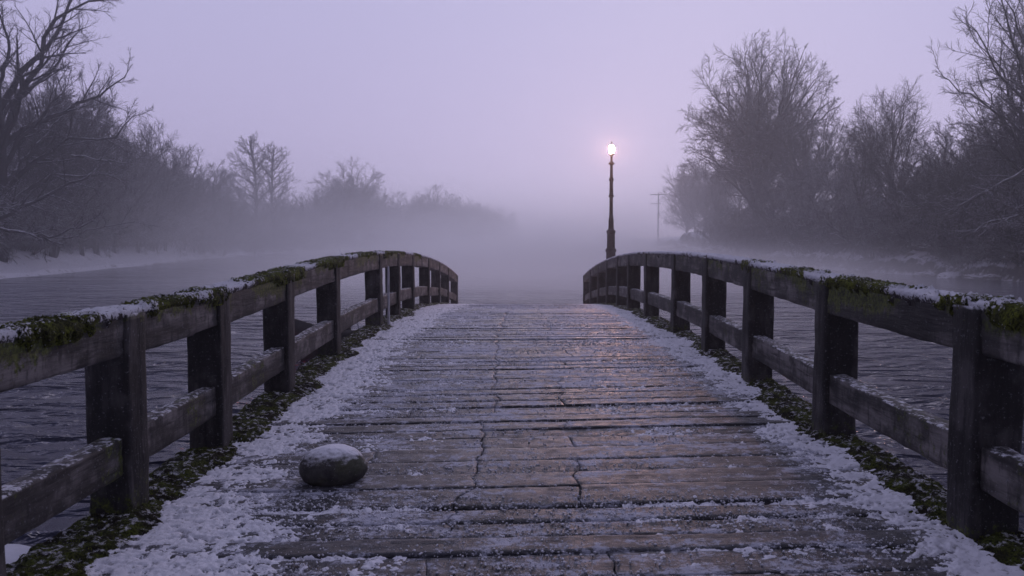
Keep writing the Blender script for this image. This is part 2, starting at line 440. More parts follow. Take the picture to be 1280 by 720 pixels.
# near bank under the camera and the landing at the far foot of the bridge
def mound(name, cx, cy_, rx, ry, top, ax=2.5, n=90, seed=0, inner=0.72):
    u = np.linspace(-1, 1, n); U, Vv = np.meshgrid(u, u)
    r = (np.abs(U)**ax + np.abs(Vv)**ax)**(1 / ax)
    r = r + 0.10 * fbm(U * 2.5, Vv * 2.5, seed, 3)
    Z = -0.9 + (top + 0.9) * sstep(1.0, inner, r) + 0.05 * fbm(U * rx * 1.5, Vv * ry * 1.5, seed, 4)
    X, Y = cx + U * rx, cy_ + Vv * ry
    o = mesh_np(name, np.stack([X, Y, Z], -1).reshape(-1, 3), grid_faces(n, n), M['ground'])
    return tag(o, kind='structure')
mound('near_bank', 0, -20, 31, 25.5, 0.72, 6, 160, 4)
mound('near_bank', -3.35, 0.2, 1.6, 3.95, 1.12, 6, 120, 6, 0.90)
mound('landing_ground', 1.0, 25.6, 4.2, 3.9, 0.10, 2.6, 90, 8)

# ------------------------------------------------------------------ bridge
bridge = thing('footbridge', 'weathered hump-backed wooden footbridge with mossy snow-dusted railings', 'bridge', (0, 0, 0))
rng = np.random.RandomState(5)
def crack1(y): return -0.26 + 0.16 * n3(y * 0.45, 3.3) + 0.055 * n3(y * 3.1, 9.1) + 0.022 * n3(y * 14, 2.2)
def crack2(y): return 0.42 + 0.20 * n3(y * 0.5, 13.3) + 0.055 * n3(y * 3.1, 19.1) + 0.022 * n3(y * 14, 12.2)
def crack3(y): return -0.95 + 0.30 * n3(y * 0.5, 23.3) + 0.055 * n3(y * 3.1, 29.1) + 0.022 * n3(y * 14, 22.2)
Vs, Fs, off = [], [], 0
y = Y0
bi = 0
skew = 0.012
while y < Y1:
    wd = rng.uniform(0.17, 0.27)
    gap = rng.choice([0.002, 0.005, 0.009, 0.022], p=[0.42, 0.33, 0.15, 0.10])
    if 3.55 < y < 3.75: gap = 0.05
    zoff = rng.uniform(-0.006, 0.006); tilt = rng.uniform(-0.010, 0.010); sk = skew + rng.uniform(-0.006, 0.006)
    splits = [-2.10]
    if rng.rand() < 0.28: splits.append('c3')
    if rng.rand() < 0.88: splits.append('c1')
    if rng.rand() < 0.42: splits.append('c2')
    splits.append(2.12)
    dx = 0.022 if y < 9 else 0.045
    ny = 12 if y < 9 else 7
    v = np.linspace(-0.5, 0.5, ny)
    for a, b in zip(splits[:-1], splits[1:]):
        yy = y + (v + 0.5) * wd
        cf = {'c1': crack1, 'c2': crack2, 'c3': crack3}
        g1 = rng.uniform(0.0015, 0.008) if y < 14 else 0.003
        xa = np.full(ny, a) if not isinstance(a, str) else cf[a](yy) + g1
        xb = np.full(ny, b) if not isinstance(b, str) else cf[b](yy) - g1
        nx = max(6, int((xb.mean() - xa.mean()) / dx))
        u = np.linspace(0, 1, nx)
        X = xa[:, None] + (xb - xa)[:, None] * u[None]
        zo = zoff + rng.uniform(-0.002, 0.002)
        edge = np.abs(v)[:, None] * 2
        Yb = y + (v[:, None] + 0.5) * (wd - gap) + X * sk
        Yb = Yb + np.sign(v)[:, None] * edge**4 * (0.004 * fbm(X * 6, bi * 7.3, v[:, None] > 0, 3) + 0.002)
        Z = deckz(Yb, X) + zo + tilt * v[:, None] + 0.0045 * fbm(X * 3, Yb * 22, bi, 3) + 0.003 * fbm(X * 24, Yb * 60, bi, 2)
        Z = Z - rng.choice([0.003, 0.006, 0.010]) * edge**8 + 0.0 * X
        ue = np.abs(u - 0.5)[None] * 2
        # top grid plus a skirt ring around
        T = np.stack([X, Yb, Z], -1)
        nyy, nxx = ny, nx
        TT = np.pad(T, ((1, 1), (1, 1), (0, 0)), mode='edge')
        TT[0, :, 2] -= 0.07; TT[-1, :, 2] -= 0.07; TT[1:-1, 0, 2] -= 0.07; TT[1:-1, -1, 2] -= 0.07
        Vs.append(TT.reshape(-1, 3)); Fs.append(grid_faces(nyy + 2, nxx + 2, off)); off += (nyy + 2) * (nxx + 2)
    y += wd; bi += 1
deck = mesh_np('deck', np.vstack(Vs), np.vstack(Fs), M['deck'], bridge)
# stringers and piles under the deck
ys = np.linspace(Y0, Y1, 40)
for x in (-1.95, -0.65, 0.65, 1.98):
    beam('stringer', np.stack([np.full(40, x), ys, deckz(ys, x) - 0.20], -1), (0, 0, 1), (1, 0, 0), 0.07, 0.115, M['rail'], bridge, step=0.25)
for yy in (7.0, 12.5, 18.0):
    for x in (-1.75, 0.0, 1.78):
        z = float(deckz(yy)) - 0.32
        beam('pile', [(x, yy, -2.9), (x, yy, z - 0.02)], (0, 1, 0), (1, 0, 0), 0.12, 0.12, M['post'], bridge, step=0.2)
    z = float(deckz(yy)) - 0.42
    beam('cross_beam', [(-2.05, yy + 0.2, z), (2.08, yy + 0.2, z)], (0, 0, 1), (0, 1, 0), 0.07, 0.09, M['rail'], bridge, step=0.2)

RAILH = 1.0
DEEP_L = [(3.1, 3.4), (4.75, 5.05), (6.1, 6.8), (7.6, 8.4), (10.5, 11.2)]
DEEP_R = [(3.05, 3.2), (6.55, 6.8), (8.1, 8.4)]
PATCH_L = [(1.2, 2.0), (2.95, 3.50), (4.05, 4.55), (4.8, 5.05), (5.6, 6.9), (7.3, 8.7), (9.2, 10.4), (11, 13), (14, 15)]
PATCH_R = [(2.6, 3.22), (3.4, 3.6), (4.15, 4.95), (5.4, 5.9), (6.6, 6.85)]
def post_moss(yc, seed, xin):
    zd = float(deckz(yc, xin)); k = random.Random(seed); amt = k.uniform(0.18, 0.36); side = k.uniform(0.15, 0.5)
    def f(V):
        z = V[:, 2] - zd
        return amt * sstep(side, 0.0, z) + 0.30 * sstep(0.75, 0.98, z) * (k.random() < 0.6)
    return f
def patchy(side, Y):
    v = 0 * Y
    for (a, b) in (PATCH_L if side < 0 else PATCH_R): v = np.maximum(v, sstep(a - 0.2, a + 0.15, Y) * sstep(b + 0.2, b - 0.15, Y))
    return v
def rail_moss(seed, side=-1):
    def f(V): 
        zt = V[:, 2] - deckz(V[:, 1], V[:, 0])
        return 0.10 + 0.22 * n3(V[:, 1] * 2.3 + seed, 4.0) + (0.12 + 0.40 * patchy(side, V[:, 1])) * sstep(0.80, 0.99, zt) + 0.10 * n3(V[:, 1] * 14, zt * 3, seed)
    return f
for side, xin, posts in ((-1, LX, POST_L), (1, RX, POST_R)):
    for i, yc in enumerate(posts):
        zd = float(deckz(yc, xin)); lean = random.uniform(-0.008, 0.008)
        xc = xin + side * 0.10
        top = zd + RAILH - 0.018
        beam('post', [(xc, yc, zd - 0.45), (xc + lean * 0.3, yc + lean, top)], (0, 1, 0), (1, 0, 0), 0.105, 0.10, M['post'], bridge,
             amp=0.007, seed=i + 40 * (side > 0), mossf=post_moss(yc, i + (50 if side > 0 else 0), xin), step=0.03)
    ends = [-1.1] + [p for p in posts]
    for i, (a, b) in enumerate(zip(ends[:-1], ends[1:])):
        a2 = a + 0.004; b2 = b - 0.004 if i < len(ends) - 2 else b + 0.12
        ys = np.linspace(a2, b2, 14); jz = random.uniform(-0.006, 0.006)
        beam('top_rail', np.stack([np.full(14, xin + side * 0.105), ys, deckz(ys, xin) + RAILH - 0.11 + jz], -1), (0, 0, 1), (1, 0, 0), 0.093, 0.108,
             M['rail'], bridge, amp=0.007, seed=60 + i + 40 * (side > 0), mossf=rail_moss(i * 2.2 + side, side), step=0.03, rnd=0.014)
        ys = np.linspace(a2, b - 0.004, 10); jz = random.uniform(-0.012, 0.012)
        beam('lower_rail', np.stack([np.full(10, xin + side * 0.085), ys, deckz(ys, xin) + 0.305 + jz], -1), (0, 0, 1), (1, 0, 0), 0.055, 0.092,
             M['rail'], bridge, amp=0.006, seed=160 + i + 40 * (side > 0), mossf=rail_moss(i * 3.2 + side + 5), step=0.03, rnd=0.012)

# ------------------------------------------------------------------ snow and moss lying on the bridge
def yrows(a, b, k, lo=0.008):
    r = [a]
    while r[-1] < b: r.append(r[-1] + max(lo, k * abs(r[-1])))
    return np.array(r)
def deck_cover(y, inner, side):
    return None
# snow drifts along both edges
for side in (-1, 1):
    ysn = yrows(1.8, 24.2, 0.0032)
    xin = LX if side < 0 else RX
    q = np.linspace(0.0, 1.55, 170)                            # distance from railing
    Q, Y = np.meshgrid(q, ysn)
    X = xin - side * (Q - 0.16)
    if side < 0: width = np.interp(Y, [2, 10, 16, 24], [0.80, 0.74, 0.95, 1.3]) + 0.10 * n3(Y * 0.7, 1.0) + 0.08 * n3(Y * 2.9, 5.0)
    else: width = np.interp(Y, [2, 4, 7, 12, 24], [0.50, 0.50, 0.50, 0.70, 1.1]) + 0.12 * n3(Y * 0.9, 8.0) + 0.06 * n3(Y * 3.1, 5.5)
    cover = sstep(1.25, 0.45, Q / width)
    rough = fbm(X * 5, Y * 5, side * 3, 3)
    lumps = fbm(X * 24, Y * 26, side + 4.0, 4, 0.6)
    bal = 1.0 if side < 0 else 0.84
    cl = fbm(X * 15, Y * 17, side + 9.0, 3, 0.6); fine = fbm(X * 55, Y * 60, 2.0, 3, 0.7)
    f = cover * 1.75 * bal - (0.62 if side < 0 else 0.70) + 0.45 * rough + 0.42 * cl + 0.42 * lumps + 0.45 * fine
    h = 0.014 * np.clip(f, -1, 0.6) + 0.010 * lumps + 0.009 * fine * (f > -0.3)
    h = h - 0.026 * sstep(0.18, 0.42, -0.6 * cl - 0.5 * lumps - 0.5 * fine)
    Z = deckz(Y, X) + h - 0.002
    F = grid_faces(len(ysn), len(q)) if side > 0 else grid_faces(len(ysn), len(q))[:, ::-1]
    keep = (h.ravel()[F] > -0.022).any(1)
    if side > 0: F = F[:, ::-1]
    F = F[keep]
    o = mesh_np('snow', np.stack([X, Y, Z], -1).reshape(-1, 3), F, M['snow'])
    tag(o, 'lumpy old snow drifted along the %s of the bridge deck' % ('boulder side' if side < 0 else 'lamp side'), 'snow', kind='stuff')

# moss ridge at the feet of the posts
tuftP, tuftS = [], []
for side in (-1, 1):
    ysn = yrows(1.8, 24.0, 0.0035)
    xin = LX if side < 0 else RX
    q = np.linspace(-0.24, 0.40, 110)
    Q, Y = np.meshgrid(q, ysn)
    X = xin - side * Q
    wm = (0.08 if side < 0 else 0.02) + 0.07 * n3(Y * 1.7, 3.0 + side) + 0.05 * n3(Y * 6, 3.0 + side)
    prof = sstep(wm + 0.12, wm - 0.10, Q)
    l = fbm(X * 28, Y * 28, 6 + side, 4, 0.6)
    f = prof * 1.0 - 0.40 + 0.38 * l + 0.35 * fbm(X * 4, Y * 4, side, 2)
    h = np.clip(0.055 * f, -0.05, 0.062) + 0.003 * fbm(X * 45, Y * 45, 3.0, 2)
    drop = 0.07 * sstep(-0.20, -0.24, Q)
    Z = deckz(Y, X) + h - drop
    F = grid_faces(len(ysn), len(q))[:, ::-1]
    keep = (h.ravel()[F] > -0.03).any(1)
    if side > 0: pass
    F = F[keep]
    o = mesh_np('moss', np.stack([X, Y, Z], -1).reshape(-1, 3), F, M['moss'])
    tag(o, 'dark mossy ridge at the post feet on the %s' % ('boulder side' if side < 0 else 'lamp side'), 'moss', kind='stuff')
    r2 = np.random.RandomState(3 + side)
    idx = r2.randint(0, X.size, 60000)
    k = (h.ravel()[idx] > 0.006) & (fbm(X.ravel()[idx] * 6, Y.ravel()[idx] * 6, 1.5, 3) > 0.02)
    idx = idx[k]
    tuftP.append(np.stack([X.ravel()[idx], Y.ravel()[idx], Z.ravel()[idx] - 0.003], -1)); tuftS.append(np.full(len(idx), 0.012))

# cover of snow and moss along the top rails
for side in (-1, 1):
    ysn = yrows(-1.0, 23.9, 0.003, 0.009)
    xin = LX if side < 0 else RX
    prof = []                                                # across the rail: hangs over both edges
    for a in np.linspace(0, 1, 30): prof.append(a)
    A = np.array(prof)
    wv = 0.105
    ax = np.interp(A, [0, 0.10, 0.16, 0.84, 0.90, 1], [-wv - 0.004, -wv - 0.003, -wv + 0.006, wv - 0.006, wv + 0.003, wv + 0.004])
    az = np.interp(A, [0, 0.10, 0.16, 0.84, 0.90, 1], [-0.085, -0.010, 0.0, 0.0, -0.010, -0.085])
    AX, Y = np.meshgrid(ax, ysn); AZ = np.meshgrid(az, ysn)[0]
    X = xin + side * 0.105 - AX * (-1)
    patch = np.zeros_like(Y)
    for (a, b) in (PATCH_L if side < 0 else PATCH_R):
        patch = np.maximum(patch, sstep(a - 0.22, a + 0.22, Y) * sstep(b + 0.22, b - 0.22, Y))
    U1 = ax[None] * 1.0 + AZ * np.sign(AX)                    # unrolled across coordinate
    U1 = AX - AZ * np.sign(AX) * 1.0
    n1 = fbm(U1 * 7, Y * 5, side + 2.0, 4, 0.6); n2_ = fbm(U1 * 26, Y * 24, side + 6.0, 4, 0.65); n4 = fbm(U1 * 42, Y * 36, side + 3.0, 2, 0.6)
    mossv = patch * 1.15 + 0.55 * n1 + 0.35 * n2_ - (0.22 if side < 0 else 0.34) * (1 - patch)
    mossy = sstep(0.26, 0.60, mossv + 0.55 * n2_ + 0.25 * n4)
    hang = sstep(0.0, -0.03, AZ)
    deep = np.zeros_like(Y)
    for (a, b) in (DEEP_L if side < 0 else DEEP_R): deep = np.maximum(deep, sstep(a - 0.15, a + 0.1, Y) * sstep(b + 0.15, b - 0.1, Y))
    tongue = -AZ / 0.085 - 1.0 * n1 - 0.9 * n2_ - 0.9 * n4 + 0.50 - 1.0 * mossy * deep - 0.15 * mossy
    snowy = (1 - 0.92 * mossy) * sstep(-0.55, 0.15, n2_ + 0.6 * n1 + 0.10) * (1 - 0.75 * hang)
    snowy = np.maximum(snowy, 0.9 * sstep(0.02, 0.25, 0.7 * n4 + 0.6 * n2_) * (1 - 0.6 * hang) * (1 - 0.55 * patch))
    th = 0.002 + (0.009 * snowy + 0.009 * mossy) * (1 + 1.2 * n2_ + 0.8 * n4) + 0.004 * n4
    outw = np.where(tongue < 0, 0.008 + 0.004 * n4, -0.016)
    sgn = np.sign(AX)
    X2 = X + sgn * hang * outw
    Z = deckz(Y, xin) + RAILH - 0.006 + AZ + np.where(AZ < -0.005, 0.35, 1.0) * th
    F = grid_faces(len(ysn), len(ax))
    bad = (hang > 0.6) & (tongue > 0.15)
    F = F[~bad.ravel()[F].all(1)]
    if side < 0: pass
    o = mesh_np('rail_snow', np.stack([X2, Y, Z], -1).reshape(-1, 3), F, M['cap'], attrs={'snowy': snowy, 'mossy': mossy})
    tag(o, 'patchy snow and moss on top of the %s handrail' % ('boulder-side' if side < 0 else 'lamp-side'), 'snow', kind='stuff')
    r2 = np.random.RandomState(30 + side)
    idx = r2.randint(0, X.size, 90000)
    k = (mossy.ravel()[idx] > 0.6) & (fbm(X.ravel()[idx] * 14, Y.ravel()[idx] * 14, 8.5, 3) > 0.0) & (snowy.ravel()[idx] < 0.5) & (Y.ravel()[idx] < 16) & (Y.ravel()[idx] > 1) & ((tongue.ravel()[idx] < 0) | (hang.ravel()[idx] < 0.3))
    idx = idx[k]
    tuftP.append(np.stack([X2.ravel()[idx], Y.ravel()[idx], Z.ravel()[idx] - 0.002], -1)); tuftS.append(np.full(len(idx), 0.0075))
P = np.vstack(tuftP); S_ = np.concatenate(tuftS)
r2 = np.random.RandomState(9)
n = len(P); az = r2.rand(n) * 6.283; ln = S_ * r2.uniform(0.4, 1.2, n); wd = 0.0012 + 0.0014 * r2.rand(n)
tip = P + np.stack([np.cos(az) * ln * 0.7, np.sin(az) * ln * 0.7, ln * 0.9], -1)
sd = np.stack([-np.sin(az), np.cos(az), 0 * az], -1) * wd[:, None]
V = np.stack([P - sd, P + sd, tip], 1).reshape(-1, 3)
o = mesh_np('moss', V, np.arange(3 * n).reshape(-1, 3), M['blades'], smooth=False)
tag(o, 'short green moss tufts growing on the railing and deck edge', 'moss', kind='stuff')

# loose grains of frozen snow over the boards
rg = np.random.RandomState(77)
n = 60000
yy = 2.6 * np.exp(rg.rand(n) * math.log(17 / 2.6)); xx = rg.uniform(-1.8, 1.85, n)
den = 0.5 + 1.3 * fbm(xx * 1.6, yy * 1.8, 4.0, 4) + 0.5 * fbm(xx * 9, yy * 9, 4.0, 2)
k = rg.rand(n) < np.clip(den, 0.06, 1); yy, xx = yy[k], xx[k]; n = len(xx)
r = (0.0018 + 0.0060 * rg.rand(n)**3.0) * (0.8 + 0.05 * yy)
c0 = np.stack([xx, yy, deckz(yy, xx) + 0.003], -1)
a0 = rg.rand(n) * 6.28
V = np.zeros((n, 6, 3))
for q in range(4):
    rq = r * rg.uniform(0.7, 1.7, n)
    V[:, q] = c0 + np.stack([np.cos(a0 + q * 1.57) * rq, np.sin(a0 + q * 1.57) * rq, 0 * r], -1)
V[:, 4] = c0 + np.stack([0 * r, 0 * r, r * 0.8], -1); V[:, 5] = c0 - np.stack([0 * r, 0 * r, r + 0.004], -1)
T = np.array([[0, 1, 4], [1, 2, 4], [2, 3, 4], [3, 0, 4], [1, 0, 5], [2, 1, 5], [3, 2, 5], [0, 3, 5]])
o = mesh_np('snow', V.reshape(-1, 3), (T[None] + (np.arange(n) * 6)[:, None, None]).reshape(-1, 3), M['snow'])
tag(o, 'grains of frozen snow scattered over the deck boards', 'snow', kind='stuff')

# ------------------------------------------------------------------ boulder on the deck
def rock(name, r, mat, seed, parent=None, n=48, flat=0.75, amp=0.10):
    th = np.linspace(0, np.pi, n); ph = np.linspace(0, 2 * np.pi, 2 * n, endpoint=False)
    TH, PH = np.meshgrid(th, ph, indexing='ij')
    d = np.stack([np.sin(TH) * np.cos(PH), np.sin(TH) * np.sin(PH), np.cos(TH)], -1)
    k = 1 + amp * fbm(d[..., 0] * 1.6 + seed, d[..., 1] * 1.6, d[..., 2] * 1.6, 4) + 0.02 * fbm(d[..., 0] * 9 + seed, d[..., 1] * 9, d[..., 2] * 9, 3)
    p = d * k[..., None] * np.array(r)
    lo = -flat * r[2]
    p[..., 2] = np.where(p[..., 2] < lo, lo + (p[..., 2] - lo) * 0.15, p[..., 2])
    return mesh_np(name, p.reshape(-1, 3), grid_faces(n, 2 * n, 0, True)[:, ::-1], mat, parent)
by, bx = 4.30, -1.02
b = rock('boulder', (0.182, 0.15, 0.122), M['stone'], 1.4, flat=0.58, amp=0.09, n=64)
b.location = (bx, by, float(deckz(by, bx)) + 0.070); b.rotation_euler = (0, 0, 0.3)
tag(b, 'rounded grey boulder with a cap of snow sitting on the deck boards', 'boulder')

# ------------------------------------------------------------------ slim pale pole inside the railing
py_ = 10.35
t = thing('marker_pole', 'slim pale pole standing in front of the boulder-side railing', 'pole', (LX + 0.05, 10.95, float(deckz(10.95, LX))))
t.location.x = LX + 0.05
lathe('shaft', [(0.018, -0.02), (0.018, 0.0), (0.017, 0.80), (0.012, 0.81)], M['palepole'], t, 10)

# ------------------------------------------------------------------ street lamp
lx, ly = 3.13, 27.6
gz = 0.06
lamp = thing('street_lamp', 'tall iron street lamp glowing orange beyond the far end of the bridge', 'street lamp', (lx, ly, gz))
lathe('plinth', [(0.22, -0.25), (0.22, 0.9), (0.205, 0.93), (0.20, 1.5), (0.165, 1.55), (0.16, 2.02), (0.185, 2.05), (0.185, 2.12), (0.14, 2.16), (0.135, 2.66), (0.155, 2.69), (0.155, 2.76), (0.10, 2.80), (0.095, 2.86)], M['lampstone'], lamp, 16, smooth=False)
lathe('shaft', [(0.09, 2.85), (0.09, 3.15), (0.075, 3.2), (0.064, 3.3), (0.058, 3.9), (0.095, 3.92), (0.095, 3.96), (0.066, 4.0), (0.058, 4.45), (0.085, 4.48), (0.085, 4.53), (0.052, 4.58), (0.046, 5.00), (0.10, 5.03), (0.10, 5.07), (0.042, 5.12), (0.038, 5.28), (0.055, 5.33)], M['iron'], lamp, 16)
hd = lathe('lantern', [(0.05, 5.32), (0.09, 5.36), (0.09, 5.39), (0.03, 5.40)], M['iron'], lamp, 16)
a = np.linspace(0, math.pi, 14)
lathe('globe', [(max(0.002, 0.098 * math.sin(t_) ** 0.9), 5.535 - 0.14 * math.cos(t_)) for t_ in a], M['globe'], hd, 20)
lathe('finial', [(0.075, 5.67), (0.055, 5.70), (0.018, 5.73), (0.012, 5.80), (0.001, 5.82)], M['iron'], hd, 12)

# ------------------------------------------------------------------ rowing boat and buoy left of the bridge
def boat(L=2.6, B=0.62, H=0.42):
    n, m = 28, 15
    u = np.linspace(0, 1, n); v = np.linspace(-1, 1, m)
    U, Vv = np.meshgrid(u, v, indexing='ij')
    half = B * np.sin(np.pi * np.clip(U, 0.0, 1) ** 0.75 * 0.86 + 0.02) ** 0.7
    sheer = H * (1 + 1.1 * (1 - U)**3)
    X = (U - 0.5) * L - 0.18 * (1 - U)**3 * (1 - np.abs(Vv))
    Yv = np.sign(Vv) * np.abs(Vv)**0.6 * half
    Z = -0.12 + (sheer + 0.12) * np.abs(Vv)**2.6 
    O = np.stack([X, Yv, Z], -1)
    I = O * np.array([0.97, 0.93, 1.0]) + np.array([0, 0, 0.035]); I[:, 0, 2] = O[:, 0, 2]; I[:, -1, 2] = O[:, -1, 2]
    V = np.vstack([O.reshape(-1, 3), I.reshape(-1, 3)])
    f0 = grid_faces(n, m); f1 = grid_faces(n, m, n * m)[:, ::-1]
    fr = []
    for i in range(n - 1):
        for j in (0, m - 1):
            a_, b_ = i * m + j, (i + 1) * m + j
            fr.append([a_, b_, b_ + n * m, a_ + n * m])
    for i in (0, n - 1):
        for j in range(m - 1):
            a_, b_ = i * m + j, i * m + j + 1
            fr.append([a_, b_, b_ + n * m, a_ + n * m])
    return V, np.vstack([f0, f1, np.array(fr)])
bt = thing('rowing_boat', 'dark wooden rowing boat with raised bow seen through the railing', 'boat', (-4.35, 17.6, 0.06), math.radians(62))
V, F = boat()
mesh_np('hull', V, F, M['boat'], bt)
for xx in (-0.35, 0.45): boxes('seat', [((xx, 0, 0.27), (0.22, 0.95, 0.03))], M['boat'], bt)
aa = np.linspace(0, math.pi, 14)
hoopv = np.array([(0.75, 0.36 * math.cos(q), 0.38 + 0.42 * math.sin(q)) for q in aa])
beam('hoop', hoopv, (1, 0, 0), (0, 0.7, 0.7), 0.015, 0.015, M['palepole'], bt, amp=0.001, step=0.05, rnd=0.005)
bu = thing('buoy', 'small floating buoy with a tiny red light beside the rowing boat', 'buoy', (-4.66, 16.3, 0.0))
lathe('float', [(0.02, -0.12), (0.12, -0.04), (0.14, 0.02), (0.10, 0.08), (0.03, 0.10)], M['buoy'], bu, 14)
lathe('red_light', [(0.03, 0.10), (0.045, 0.13), (0.045, 0.19), (0.03, 0.215)], M['red'], bu, 12)

# ------------------------------------------------------------------ trees
def norm(v): return v / (np.linalg.norm(v, axis=-1, keepdims=True) + 1e-9)
class Level:
    def __init__(s, P, R, Ln): s.P, s.R, s.L = P, R, Ln
ENV = None                                                 # crown envelope (cz, rx, rz, x offset)
def step_branch(p0, d0, Ln, r0, r1, n, wander, trop, rg, droop=0.0):
    B = len(p0); P = np.zeros((B, n, 3)); P[:, 0] = p0; d = norm(d0)
    bend = rg.randn(B, 3) * wander * 0.8
    for i in range(1, n):
        d = norm(d + bend / n * 2 + rg.randn(B, 3) * wander + np.array([0, 0, 1.0]) * (trop - droop * i / n))
        P[:, i] = P[:, i - 1] + d * (Ln / (n - 1))[:, None]
    if ENV:
        cz, rx, rz = ENV
        lim = 1.0 + 0.10 * fbm(P[:, -1, 0] / rx * 2.2, P[:, -1, 1] / rx * 2.2, P[:, -1, 2] / rz * 2.2, 3) * 2
        for _ in range(3):
            q = (P[:, -1] - np.array([0, 0, cz])) / np.array([rx, rx, rz])
            q[:, 2] = np.where(q[:, 2] < 0, q[:, 2] * 0.8, q[:, 2])
            e = np.linalg.norm(q, axis=1) / lim
            f = np.where(e > 1, np.clip(1 - (e - 1) * 1.6, 0.45, 1), 1.0)
            P = P[:, :1] + (P - P[:, :1]) * f[:, None, None]
            Ln = Ln * f
    t = np.linspace(0, 1, n)
    R = r0[:, None] * (1 - t)[None] + r1[:, None] * t[None]
    return Level(P, R, Ln)
def grow(par, k, t0, t1, ang, ratio, n, wander, trop, rg, rr=0.62, rmin=0.012, endboost=0.5, droop=0.0, down=None):
    B, pn, _ = par.P.shape
    idx = np.repeat(np.arange(B), k); j = np.tile(np.arange(k), B)
    t = t0 + (t1 - t0) * (j + rg.rand(len(idx))) / k
    f = t * (pn - 1); i0 = np.minimum(f.astype(int), pn - 2); fr = (f - i0)[:, None]
    A, Bp = par.P[idx, i0], par.P[idx, i0 + 1]
    p = A + (Bp - A) * fr; T = norm(Bp - A)
    R = par.R[idx, i0] * (1 - fr[:, 0]) + par.R[idx, i0 + 1] * fr[:, 0]
    az = j * 2.4 + rg.rand(len(idx)) * 2.2 + np.repeat(rg.rand(B) * 6.28, k)
    ref = np.where(np.abs(T[:, 2:3]) > 0.9, np.array([[1.0, 0, 0]]), np.array([[0, 0, 1.0]]))
    u = norm(np.cross(T, ref)); v = np.cross(T, u)
    perp = u * np.cos(az)[:, None] + v * np.sin(az)[:, None]
    a = np.radians(rg.uniform(ang[0], ang[1], len(idx)))
    d = T * np.cos(a)[:, None] + perp * np.sin(a)[:, None]
    Ln = par.L[idx] * ratio * (1 - endboost * t) * rg.uniform(0.7, 1.25, len(idx))
    r0 = np.maximum(np.minimum(R * rr * rg.uniform(0.7, 1.05, len(idx)), 0.02 + Ln * 0.035), rmin)
    return step_branch(p, d, Ln, r0, np.maximum(r0 * 0.12, rmin * 0.7), n, wander, trop, rg, droop)
def fan_limbs(L0, n, H, r0, rg, up=0.22, lo=-0.35, inner=0.3, spread0=0.35, wob=0.02):
    cz, rx, rz = ENV
    i = np.arange(n); c = 1 - (i + 0.5) / n * (1 - lo)                # cosine of polar angle, lo..1
    az = i * 2.39996 + rg.rand(n) * 0.5; sn_ = np.sqrt(1 - c * c)
    k = np.where(rg.rand(n) < inner, rg.uniform(0.5, 0.8, n), rg.uniform(0.86, 0.98, n))
    base = L0.P[i % len(L0.P)]
    tt = np.clip(spread0 + (1 - spread0) * (c - lo) / (1 - lo) * rg.uniform(0.8, 1.0, n), 0, 1)
    f = tt * (base.shape[1] - 1); i0 = np.minimum(f.astype(int), base.shape[1] - 2); fr = (f - i0)[:, None]
    A = base[i, i0] * (1 - fr) + base[i, i0 + 1] * fr
    top = L0.P[:, -1, :2].mean(0)
    Cp = np.stack([top[0] + rx * k * sn_ * np.cos(az), top[1] + rx * k * sn_ * np.sin(az), cz + rz * k * c], -1)
    D = np.linalg.norm(Cp - A, axis=1)
    B = A + (Cp - A) * 0.42 + np.array([0, 0, 1.0]) * (D * up * sn_)[:, None] + rg.randn(n, 3) * D[:, None] * 0.05
    t = np.linspace(0, 1, 12)[None, :, None]
    P = (1 - t)**2 * A[:, None] + 2 * t * (1 - t) * B[:, None] + t**2 * Cp[:, None]
    w = np.cumsum(rg.randn(n, 12, 3), 1) * (D * wob)[:, None, None]; w -= w[:, :1]
    P = P + w * np.sin(t * np.pi * 0.5)
    rr_ = r0 * np.sqrt(D / D.max()) * rg.uniform(0.75, 1.1, n)
    tl = np.linspace(0, 1, 12)[None]
    R_ = rr_[:, None] * (1 - tl)**0.9 + 0.02
    return Level(P, R_, D)
def tubes(levels, sides):
    Vs, Fs, off = [], [], 0
    for lv, s in zip(levels, sides):
        B, n, _ = lv.P.shape
        T = norm(lv.P[:, -1] - lv.P[:, 0])
        ref = np.where(np.abs(T[:, 2:3]) > 0.9, np.array([[1.0, 0, 0]]), np.array([[0, 0, 1.0]]))
        u = norm(np.cross(T, ref)); v = np.cross(T, u)
        a = np.arange(s) * 2 * np.pi / s
        ring = u[:, None] * np.cos(a)[None, :, None] + v[:, None] * np.sin(a)[None, :, None]      # B,s,3
        V = lv.P[:, :, None] + ring[:, None] * lv.R[:, :, None, None]
        F = grid_faces(n, s, 0, True)
        F = (F[None] + (np.arange(B) * n * s)[:, None, None]).reshape(-1, 4) + off
        Vs.append(V.reshape(-1, 3)); Fs.append(F); off += B * n * s
    return np.vstack(Vs), np.vstack(Fs)

